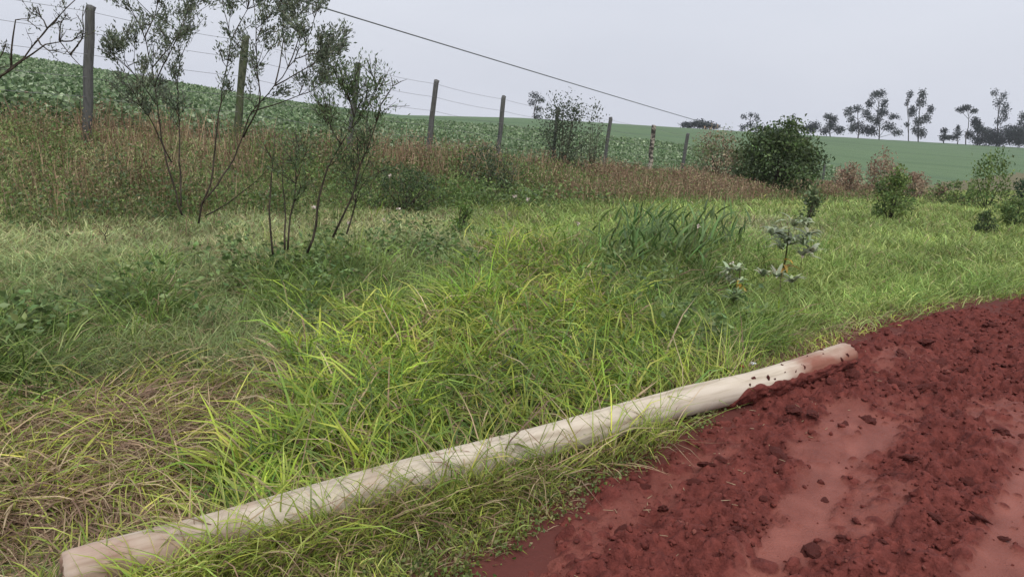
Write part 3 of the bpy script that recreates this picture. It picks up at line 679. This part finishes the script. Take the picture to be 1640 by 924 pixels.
shrub('shrub', ground(320, 352), [[(318, 358), (322, 325), (345, 300), (375, 255, .1), (386, 225, .1), (402, 180, .1), (440, 138), (472, 95, -.1), (500, 45, -.2), (512, -10, -.2)], [(325, 325), (340, 290), (343, 240), (350, 185), (362, 115), (371, 65), (360, 25), (352, -30)],
       [(371, 65), (385, 35, .2), (400, 10, .2), (402, -30, .2)], [(390, 220, .1), (418, 165, -.2), (411, 110, -.2), (409, 50, -.3), (405, -20, -.3)], [(440, 138), (490, 110, .3), (525, 90, .3), (548, 75, .3)], [(440, 138), (450, 95, .2), (455, 40, .3), (450, -20, .3)],
       [(472, 95, -.1), (505, 85, -.3), (530, 105, -.4)], [(330, 345), (365, 325, -.2), (400, 300, -.3), (432, 268, -.4)], [(402, 180, .1), (450, 165, .2), (500, 145, .3), (525, 120, .4)], [(460, 110), (480, 60, .3), (470, 10, .4)]],
      'tall spreading many stemmed grey green shrub in front of the mossy fence post', 'shrub', GG, dA - .2, twigs=9, sub_n=2, nl=34, clump=.15, leafL=.045, leafW=.016, tl=(.3, .6), crown_from=.52, r0=.0095, spreadf=1.3, bare=(7,))
shrub('shrub', ground(480, 402), [[(437, 408), (431, 345), (433, 295), (440, 240), (441, 212)], [(461, 400), (467, 345), (475, 305), (473, 262), (480, 230, .2)], [(492, 405), (507, 352), (513, 310), (525, 270), (545, 230), (570, 195, .1), (598, 155, .1), (612, 122, .1)],
       [(533, 380), (555, 335), (569, 300), (578, 262), (598, 215, -.1), (606, 175, -.1), (622, 148, -.1)], [(456, 400), (457, 330, .2), (451, 275, .2), (455, 240, .2)], [(555, 375), (569, 335, .1), (571, 300, .1), (560, 250, .2)], [(545, 230), (528, 200, .2), (520, 170, .3)], [(570, 195, .1), (560, 165), (552, 140)]],
      'low open shrub with several dark bare stems rising from the grass', 'shrub', [(.11, .16, .07), (.14, .195, .085), (.085, .125, .06)], 6.6, twigs=11, nl=20, clump=.2, leafL=.036, leafW=.011, r0=.012, crown_from=.5, tl=(.22, .5), bare=(0, 4))
bD = atd(-75, 200, 7.4); bD[2] = float(gz(bD[0], bD[1]))
shrub('bare_branched_shrub', bD, [[(-90, 330), (-70, 210), (-5, 128), (35, 95), (75, 45), (122, 0), (150, -30)], [(-5, 126), (40, 95), (74, 72), (95, 66), (112, 88), (133, 110)], [(18, 108), (18, 80), (24, 30), (50, 34), (66, 50)], [(75, 45), (60, 15)], [(95, 66), (118, 66), (133, 48)], [(112, 88), (128, 70), (134, 45), (134, 10)],
       [(55, 70), (80, 40), (95, 35)], [(-70, 210), (-30, 130, -.2), (0, 90, -.2), (10, 70, -.2)], [(60, 62), (75, 82), (95, 80)], [(95, 66), (97, 40), (108, 22)]],
      'leaning nearly leafless shrub with bare dark branches beside the tallest grey post', 'shrub', GG, 7.4, twigs=3, nl=6, clump=.12, leafL=.03, leafW=.011, r0=.013, crown_from=.5, tl=(.12, .3), sub_n=1)

def bush(name, px, d, wpx, hpx, label, leafc, nclump=60, nl=40, leafpx=3.2, shape=1.0, group=None, cat='bush', gap=.10, stems=5, upright=0., brown=None, off=0., flat=1.0, mat=None):
    """rounded bush: stems from the base and leaf clumps through an uneven crown"""
    b0 = put(px, d); k = d / F; Wd = wpx * k * .5; Hh = hpx * k
    e = empty(name, b0, label, cat, group); TR, CR = Acc(), Acc()
    for c in range(nclump):
        th_ = rng.uniform(0, 6.283); zf = rng.uniform(.06, 1.0)**.85
        prof = math.sin(math.pi * min(1, (.16 + .80 * zf**shape)))**.65
        rr_ = Wd * prof * math.sqrt(rng.uniform(.12, 1)) * rng.uniform(.75, 1.12)
        p = b0 + np.array([math.cos(th_) * rr_ + off * zf * Wd, math.sin(th_) * rr_ * flat, Hh * zf * rng.uniform(.86, 1.06)])
        if c < stems or c % 5 == 0:
            mid = b0 + (p - b0) * .5 + rng.normal(0, .05 * Wd, 3); tube(TR, [b0 + rng.normal(0, .03 * Wd, 3) * np.array([1, 1, 0]) - np.array([0, 0, .05]), mid, p], max(.012, .02 * Wd), .004, 5)
        n = int(nl * rng.uniform(.5, 1.5)); cs = rng.uniform(.10, .20) * (Wd + Hh) * .5
        vv_ = rng.normal(size=(n, 3)); vv_ *= (rng.random((n, 1))**.45 * 1.6) / np.linalg.norm(vv_, axis=1)[:, None]; P = p + vv_ * cs * np.array([1, 1, .75 + upright]); P[:, 2] = np.maximum(P[:, 2], b0[2] + .02)
        sz = leafpx * k * rng.uniform(.6, 1.4, n)
        lc = leafc[rng.integers(0, len(leafc))] if not (brown and rng.random() < brown[1]) else brown[0]
        lc = np.array(lc) * math.exp(rng.normal(0, .16))
        CR.add(*leaves(P, rdir(n, upright), sz, sz * .5, jit(lc, n, .18)))
    TR.build('trunk', M_bark, e); CR.build('crown', mat or M_leaf, e, smooth=False)
    return e
DG = [(.075, .11, .04), (.10, .15, .052), (.06, .09, .035)]
MG = [(.15, .215, .06), (.19, .26, .075), (.10, .16, .05)]
BR = [(.31, .22, .15), (.25, .17, .115), (.37, .28, .19)]
bush('bush', 1238, 27, 135, 118, 'large rounded dense dark green bush standing by the fence line', DG, 150, 60, 5.5, gap=.1, stems=10)
bush('dry_bush', 1145, 27.5, 100, 82, 'brown dried bush leaning against the large dark green bush', BR, 90, 44, 3.4, upright=.6, brown=((.15, .19, .08), .4))
bush('bush', 1424, 17, 62, 78, 'small round bright green bush standing alone in the verge grass', MG, 60, 50, 4.5)
bush('bush', 898, 20.5, 84, 112, 'dark shrubby bush with spiky top growing in the fence line', [(.075, .095, .055), (.095, .12, .07), (.06, .08, .05)], 80, 40, 3.8, upright=.75)
bush('bush', 945, 21.5, 44, 100, 'thin grey green bush beside the dark spiky topped bush in the fence', [(.09, .11, .065), (.075, .09, .055)], 34, 20, 3.6, upright=.9)
bush('dry_bush', 1352, 33, 52, 52, 'small reddish brown dried bush beside the short lone fence post', BR, 40, 34, 4.0, upright=.5)
bush('dry_bush', 1408, 34, 62, 64, 'tallest reddish brown dried bush in front of the open field', BR, 48, 34, 4.0, upright=.8)
bush('dry_bush', 1464, 35, 42, 38, 'low round reddish brown dried bush at the end of the dry row', BR, 30, 30, 4.0, upright=.2)
bush('bush', 1578, 26, 70, 80, 'pointed green bush in front of the right hand field edge', MG, 46, 36, 4.5, upright=.9, shape=.7)
bush('bush', 1648, 25, 60, 62, 'dark blue green bush behind the verge at the field edge', [(.05, .085, .045), (.065, .10, .05)], 46, 40, 4.5)
bush('bush', 1622, 17, 62, 44, 'low spreading yellow green bush in the verge grass', MG, 40, 40, 4.2)
bush('bush', 1572, 14.5, 36, 40, 'little dark green bush sprouting from the sloping verge grass', DG, 24, 26, 4.2)
bush('bush', 1520, 30, 80, 34, 'low mixed green hedge like bush along the field edge', MG, 40, 30, 4.0, brown=((.2, .14, .09), .25))
bush('leafy_weed', 735, 10.5, 56, 50, 'bright yellow green leafy weed in front of the brown fence weeds', [(.13, .20, .045), (.10, .17, .04)], 22, 24, 5, cat='weed')
bush('bush', 645, 12.5, 130, 75, 'dark green tangle of bush under the fence between two posts', [(.06, .095, .04), (.08, .12, .05)], 60, 36, 4.5)
bush('bush', 775, 15.5, 110, 72, 'grey green tangle of bush under the fence before the dark spiky bush', [(.075, .10, .055), (.06, .085, .045)], 50, 34, 4.2, upright=.6)

# pale drooping broad leaved plants with yellowing lower leaves
def rosette(px, py, spx, label, pale, yellow, n=26, lw=.2, drp=1.9, upr=False, cat='plant', group=None, name='broad_leaved_plant', hf=.6):
    b0 = ground(px, py); k = b0[1] / F; L = spx * k; e = empty(name, b0, label, cat, group); A, S, Yl = Acc(), Acc(), Acc()
    top = b0 + np.array([0, 0, L * hf]); tube(S, [b0 - np.array([0, 0, .03]), b0 + np.array([.01, 0, L * hf * .5]), top], .012, .007, 6)
    P, Lf = [], []
    for hd in range(max(3, n // 14)):
        c = b0 + (top - b0) * rng.uniform(.5, 1.05) + rng.normal(0, .16, 3) * L * np.array([1, 1, .3]); tube(S, [b0 + (top - b0) * .4, c], .006, .004, 5) if False else None
        P += [c] * 14
    P = np.array(P); n = len(P); az = rng.uniform(0, 6.28, n)
    A.add(*blades(P, L * rng.uniform(.2, .42, n), L * lw * rng.uniform(.7, 1.2, n), az, rng.uniform(.3, 1.3, n), rng.uniform(drp - .7, drp + .3, n), jit(pale, n, .2), 4, twist=rng.uniform(-.3, .3, n)))
    if yellow:
        m_ = 9; P = b0[None] + (top - b0)[None] * rng.uniform(.15, .5, m_)[:, None]
        Yl.add(*blades(P, L * rng.uniform(.3, .55, m_), L * lw * rng.uniform(.7, 1.1, m_), rng.uniform(0, 6.28, m_), rng.uniform(.9, 1.5, m_), rng.uniform(2.2, 2.9, m_), jit((.42, .25, .045), m_, .2), 4, twist=rng.uniform(-.3, .3, m_)))
        Yl.build('withered_leaves', M_leaf, e, smooth=False)['label'] = 'yellow withered lower leaves'
    S.build('stem', M_stem, e); A.build('leaves', M_leaf, e, smooth=False)
PAL = (.34, .38, .25)
rosette(1252, 448, 98, 'pale silvery plant with drooping leaves and large yellow withered lower leaves', PAL, True, 190, .062, hf=.85, drp=2.5)
rosette(1180, 472, 72, 'small pale star shaped plant with ochre withered leaves below', PAL, True, 70, .075, drp=2.4)
rosette(1245, 482, 76, 'low pale plant with thin stretched leaves under the tall silvery plant', PAL, False, 16, .10)
rosette(1170, 508, 62, 'flat pale green rosette half sunk in the grass below the star shaped plant', (.2, .26, .13), False, 16, .10)
bush('leafy_plant', 1292, 14, 34, 62, 'upright leafy green plant behind the tall silvery plant', [(.16, .21, .10), (.12, .17, .07)], 20, 22, 7, cat='plant', upright=.5)
for k, (px, py, sp, lb) in enumerate([(1080, 430, 110, 'largest dark clump of long strap shaped leaves in the verge'), (1035, 400, 90, 'dark clump of long narrow leaves rising beside the largest strap leaved clump'), (1130, 405, 85, 'dark strap leaved clump bending towards the pale silvery plants'), (1000, 440, 80, 'low dark clump of narrow leaves next to bright grass')]):
    b0 = ground(px, py); kk = b0[1] / F; e = empty('strap_leaved_clump', b0, lb, 'plant'); n = 110; A = Acc()
    P = b0[None] + rng.normal(0, 1, (n, 3)) * np.array([.26, .26, 0]) * sp / 100 + np.array([0, 0, .5]) * rng.random((n, 1)); L = .5 * sp * kk * rng.uniform(.5, 1.0, n)
    A.add(*blades(P, L, rng.uniform(.018, .032, n), rng.normal(.4, 1.6, n), rng.uniform(.1, .9, n), rng.uniform(.7, 1.9, n), jit((.10, .165, .05), n, .25), 4)); A.build('leaves', M_leaf, e, smooth=False)
    for _ in range(5):
        B = Acc(); q = P[rng.integers(0, n)]; q = np.array([q[0], q[1], b0[2] - .03]); tube(B, [q, q + np.array([.05, 0, sp * kk * .4]), q + np.array([.14, .05, sp * kk * .75])], .006, .004, 5); B.build('stem', M_stem, e)
# small pinkish white flower heads
M_flower = noise_mat('flower_petals', [(.62, .50, .45), (.75, .68, .62)], 40, bump=.1)
for (px, py, up) in [(1110, 382, .32), (820, 322, .3), (842, 328, .3), (622, 293, .5), (1163, 445, .2), (920, 375, .2), (1275, 435, .2), (635, 350, .2), (556, 380, .25), (612, 372, .2), (500, 352, .25)]:
    p = ground(px, py + up * F / 11); tp = p + np.array([.02, 0, up + .12]); r = .0032 * p[1]
    e = empty('wild_flower', p, 'small pale pink wild flower head standing above the grass', 'flower', 'wild flowers in the verge')
    S = Acc(); tube(S, [p - np.array([0, 0, .02]), p + (tp - p) * .5 + np.array([.01, 0, 0]), tp], .004, .003, 5); S.build('stem', M_stem, e)
    A = Acc(); n = 12; D = rdir(n, .5); A.add(*leaves(np.repeat(tp[None], n, 0), D, r * 1.2, r * .7, None if False else np.full((n, 3), .7))); A.build('petals', M_flower, e, smooth=False)

# dead sticks and litter
def stick(pts, r, label, name='dead_stick'):
    A = Acc(); q = [np.array(p) for p in pts]; tube(A, q, r, r * .6, 6); tag(A.build(name, M_straw, origin=q[0]), label, 'stick')
M_straw = noise_mat('dry_straw', [(.30, .22, .13), (.46, .37, .24)], 20, bump=.2)
g = ground(655, 600); stick([g + np.array([0, 0, .02]), g + np.array([-.10, .08, .25]), g + np.array([-.24, .14, .47])], .006, 'thin pale dead stem leaning in the bright grass behind the pole')
g = ground(345, 690); stick([g + np.array([0, 0, .02]), g + np.array([.05, .05, .12]), g + np.array([.12, .08, .26])], .005, 'short straw coloured stem standing beside the dead grass patch')
g = ground(172, 395); A = Acc(); tube(A, [g, g + np.array([-.02, 0, .12]), g + np.array([.03, 0, .22])], .008, .003, 5); tube(A, [g + np.array([-.02, 0, .12]), g + np.array([-.07, 0, .17])], .005, .003, 5); tube(A, [g + np.array([-.02, 0, .1]), g + np.array([.05, .02, .14])], .005, .002, 5)
tag(A.build('twig', M_bark, origin=g), 'small dark forked twig poking out of the pale mown grass', 'twig')
for (px, py, c, lb) in [(1186, 601, (.45, .03, .04), 'small crumpled red wrapper lying in the grass against the pole'), (1204, 597, (.62, .64, .66), 'small crumpled whitish wrapper lying in the grass against the pole')]:
    g = ground(px, py + 6); LV = IV * rng.uniform(.45, 1.3, (len(IV), 1)) * np.array([.03, .02, .012]) + g + np.array([0, 0, .10])
    tag(mesh_np('wrapper', LV, IT, noise_mat('wrapper_film', [c, tuple(v * 1.2 for v in c)], 30, rough=.4, bump=.1), smooth=False, origin=g), lb, 'litter')
STR = Acc()
for _ in range(90):
    s1 = rng.uniform(1.9, 6.5); x, y = xy(s1, float(t_edge(np.array(s1))) - rng.uniform(-.05, .55)**1); z = road_h(x, y) + .004
    an_ = rng.uniform(0, 6.28); l = rng.uniform(.015, .06); tube(STR, [(x, y, z), (x + l * math.cos(an_), y + l * math.sin(an_), z + .004)], .0022, .0012, 4)
tag(STR.build('straw_bits', M_straw), 'scattered bits of dry straw trodden into the road edge', 'straw', kind='stuff')

# ------------------------------------------------------------------ trees on the ridge
TC = [(.035, .045, .042), (.05, .06, .052), (.028, .036, .036)]
def ridge_tree(px, base_y, d, clumps, label, name='ridge_tree', trunk=True, tk=.22, dens=1.0, lp=2.2, cat='tree', lean=0.):
    """clumps: (px, py, rx, ry) in photo pixels at distance d -> leafy masses with real depth, joined to the trunk by limbs"""
    b0 = put(px, d); k = d / F; e = empty(name, b0, label, cat, 'trees along the far ridge'); TR, CR = Acc(), Acc()
    topy = min(c[1] for c in clumps); tp = atd(px + lean, topy + 4, d); tpts = [b0 - np.array([0, 0, .4])] + [b0 + (tp - b0) * f + rng.normal(0, .25, 3) * np.array([1, 1, 0]) for f in (.25, .5, .75)] + [tp]
    tube(TR, tpts, tk, tk * .35, 6)
    for (cx, cy, rx, ry) in clumps:
        c = atd(cx, cy, d); c[1] += rng.normal(0, rx * k * .6)
        f = np.clip((c[2] - b0[2]) / max(tp[2] - b0[2], .1) - .25, .05, .85); j = b0 + (tp - b0) * f
        tube(TR, [j, j + (c - j) * .55 + rng.normal(0, .2, 3), c], tk * .45, tk * .15, 4)
        n = int(dens * 11 * rx * ry / 2.2) + 16
        v = rng.normal(size=(n, 3)); v /= np.linalg.norm(v, axis=1)[:, None]; v *= rng.random((n, 1))**.5 * np.exp(rng.normal(0, .16, (n, 1)))
        P = c + v * np.array([rx, rx, ry]) * k; sz = lp * k * rng.uniform(.6, 1.5, n)
        CR.add(*leaves(P, rdir(n, -.2), sz, sz * .55, jit(TC[rng.integers(0, 3)], n, .2)))
    TR.build('trunk', M_bark, e); CR.build('crown', M_far, e, smooth=False); return e
DT = 290
ridge_tree(1202, 214, DT, [(1193, 187, 6, 4), (1203, 184, 8, 4), (1214, 190, 5, 7), (1200, 200, 7, 6), (1212, 205, 9, 7), (1192, 205, 7, 7)], 'wispy little tree on the ridge above the big bush', dens=.6)
ridge_tree(1269, 213, DT, [(1270, 187, 5, 4), (1263, 197, 5, 3), (1273, 200, 4, 4), (1258, 205, 6, 4)], 'thin sparse tree on the ridge beside a low dark shrub', dens=.6, tk=.18)
ridge_tree(1302, 213, DT, [(1304, 203, 10, 9), (1296, 207, 8, 6), (1286, 205, 8, 3)], 'low dark round tree on the ridge with a side branch', dens=1.6)
ridge_tree(1330, 215, DT, [(1327, 187, 9, 5), (1331, 200, 9, 10), (1345, 208, 9, 7), (1322, 210, 7, 6), (1337, 190, 6, 4)], 'dark short tree with a flat knobby top on the ridge', dens=1.4)
ridge_tree(1374, 217, DT, [(1363, 180, 8, 8), (1374, 174, 9, 6), (1385, 182, 8, 8), (1362, 192, 6, 6), (1392, 190, 7, 6), (1376, 203, 12, 9), (1390, 208, 12, 9), (1363, 206, 6, 8)], 'broad open crowned tree on the ridge next to the tallest dark tree', dens=.95)
ridge_tree(1408, 219, DT, [(1400, 152, 8, 7), (1413, 150, 8, 7), (1396, 165, 7, 8), (1418, 166, 6, 9), (1410, 180, 7, 10), (1428, 187, 10, 5), (1405, 195, 8, 10), (1402, 210, 10, 9), (1424, 203, 12, 8), (1438, 213, 9, 6), (1420, 180, 6, 6)], 'tall irregular dark tree with ragged clumps on the ridge', dens=1.0)
ridge_tree(1455, 221, DT, [(1456, 152, 5, 7), (1454, 165, 3, 6), (1459, 180, 4, 8), (1452, 200, 4, 5)], 'slender tree with one small head at the edge of the forked tree', dens=.8, tk=.18)
ridge_tree(1471, 222, DT, [(1477, 152, 6, 9), (1474, 165, 8, 7), (1492, 176, 6, 8), (1485, 190, 8, 8), (1466, 178, 7, 9), (1470, 195, 8, 8), (1474, 213, 8, 9), (1466, 208, 6, 7)], 'forked tree with three separate leafy heads on the ridge', dens=1.1)
ridge_tree(1512, 225, DT, [(1513, 210, 6, 5), (1509, 220, 6, 6), (1520, 220, 6, 4)], 'lowest dark stubby tree in the ridge gap', dens=1.4, tk=.2)
ridge_tree(1533, 226, DT, [(1536, 205, 4, 6), (1530, 214, 7, 6), (1534, 221, 9, 5)], 'small ragged tree between the stubby tree and the umbrella shaped tree', dens=1.0, tk=.2)
ridge_tree(1547, 227, DT, [(1545, 176, 8, 4), (1553, 172, 9, 5), (1558, 178, 7, 4)], 'umbrella shaped tree with a bare slim trunk on the ridge', dens=1.5, tk=.2, lean=5)
ridge_tree(1566, 227, DT, [(1560, 194, 7, 7), (1570, 200, 8, 6), (1563, 207, 9, 8), (1577, 212, 9, 7), (1556, 216, 8, 8)], 'dark bushy tree on the ridge under the umbrella shaped tree', dens=1.5)
ridge_tree(1596, 228, DT, [(1596, 148, 6, 7), (1606, 155, 7, 8), (1595, 165, 6, 9), (1612, 170, 7, 8), (1601, 180, 9, 10), (1596, 195, 6, 8), (1610, 190, 6, 6)], 'tall feathery pale crowned tree on the ridge', dens=.5, tk=.25, lean=6)
ridge_tree(1600, 230, DT, [(1570, 225, 14, 9), (1590, 218, 15, 12), (1612, 213, 18, 13), (1632, 215, 18, 14), (1600, 226, 20, 8), (1650, 214, 18, 14), (1625, 226, 18, 8)], 'wide dark dense thicket of trees on the ridge', dens=1.6, tk=.25)
ridge_tree(1644, 231, DT, [(1640, 187, 8, 8), (1650, 195, 9, 9), (1634, 197, 6, 5)], 'tree with a loose crown rising behind the dark thicket', dens=.9)
ridge_tree(858, 193, 215, [(856, 153, 9, 6), (866, 160, 8, 6), (852, 164, 6, 6), (862, 175, 7, 6), (860, 187, 8, 6)], 'lone wispy tree on the horizon behind the dark spiky bush', dens=.7, tk=.2)
ridge_tree(1120, 206, DT, [(1102, 201, 12, 6), (1118, 199, 14, 7), (1135, 201, 13, 6), (1146, 203, 8, 4)], 'low dark oval clump of trees on the horizon under the cable', dens=1.8)

# overhead cable with its two poles (both stand outside what the photo shows)
M_pole = noise_mat('pole_wood', [(.16, .13, .10), (.26, .22, .17)], 6, bump=.3, stretch=(1, 1, .2))
M_cable = noise_mat('cable_jacket', [(.15, .15, .155), (.2, .2, .205)], 10, rough=.6, bump=0)
far = atd(1192, 214, 330); near = atd(525, 12, 29); dv = (far - near) / (far[1] - near[1]); start = near - dv * 20
A = Acc(); pts = []
for f in np.linspace(0, 1, 40)**1.6:
    q = start + (far - start) * f; pts.append(q - np.array([0, 0, 1.2 * f * (1 - f)]))
tube(A, pts, .013, .10, 6)
tag(A.build('overhead_cable', M_cable, origin=start), 'single dark overhead cable sloping across the grey sky towards the horizon', 'cable')
for nm, q, lb in (('utility_pole', start, 'upright wooden pole carrying the near end of the cable'), ('utility_pole', far, 'upright wooden pole carrying the far end of the cable')):
    zg = float(gz(q[0], q[1])); e = empty(nm, [q[0], q[1], zg], lb, 'utility pole'); B = Acc()
    tube(B, [(q[0], q[1], zg - .3), (q[0], q[1], (zg + q[2]) / 2), (q[0], q[1], q[2] + .1)], .14, .10, 10); B.build('shaft', M_pole, e)
    B = Acc(); tube(B, [(q[0] - .5, q[1], q[2] - .12), (q[0] + .5, q[1], q[2] - .12)], .05, .05, 4); B.build('crossarm', M_pole, e)

# damp air: far things fade a little towards the sky
mh = bpy.data.materials.new('damp_air'); mh.use_nodes = True; t = mh.node_tree; t.nodes.clear()
ho = t.nodes.new('ShaderNodeOutputMaterial'); hv = t.nodes.new('ShaderNodeVolumePrincipled'); hv.inputs['Density'].default_value = .0003
hv.inputs['Color'].default_value = (.90, .94, 1.0, 1); hv.inputs['Anisotropy'].default_value = .2
t.links.new(hv.outputs[0], ho.inputs['Volume'])
zlo = float(min(V[:, 2].min(), RZ.min())) - 1.0
X0, X1, Y0, Y1, Z0, Z1 = -490, 490, -490, 490, zlo, 40.0
HV = [(x, y, z) for x in (X0, X1) for y in (Y0, Y1) for z in (Z0, Z1)]
HQ = [(0, 1, 3, 2), (4, 6, 7, 5), (0, 4, 5, 1), (2, 3, 7, 6), (0, 2, 6, 4), (1, 5, 7, 3)]
tag(mesh_np('haze', HV, HQ, mh, smooth=False), 'thin damp haze in the air over the fields', 'haze', kind='stuff')
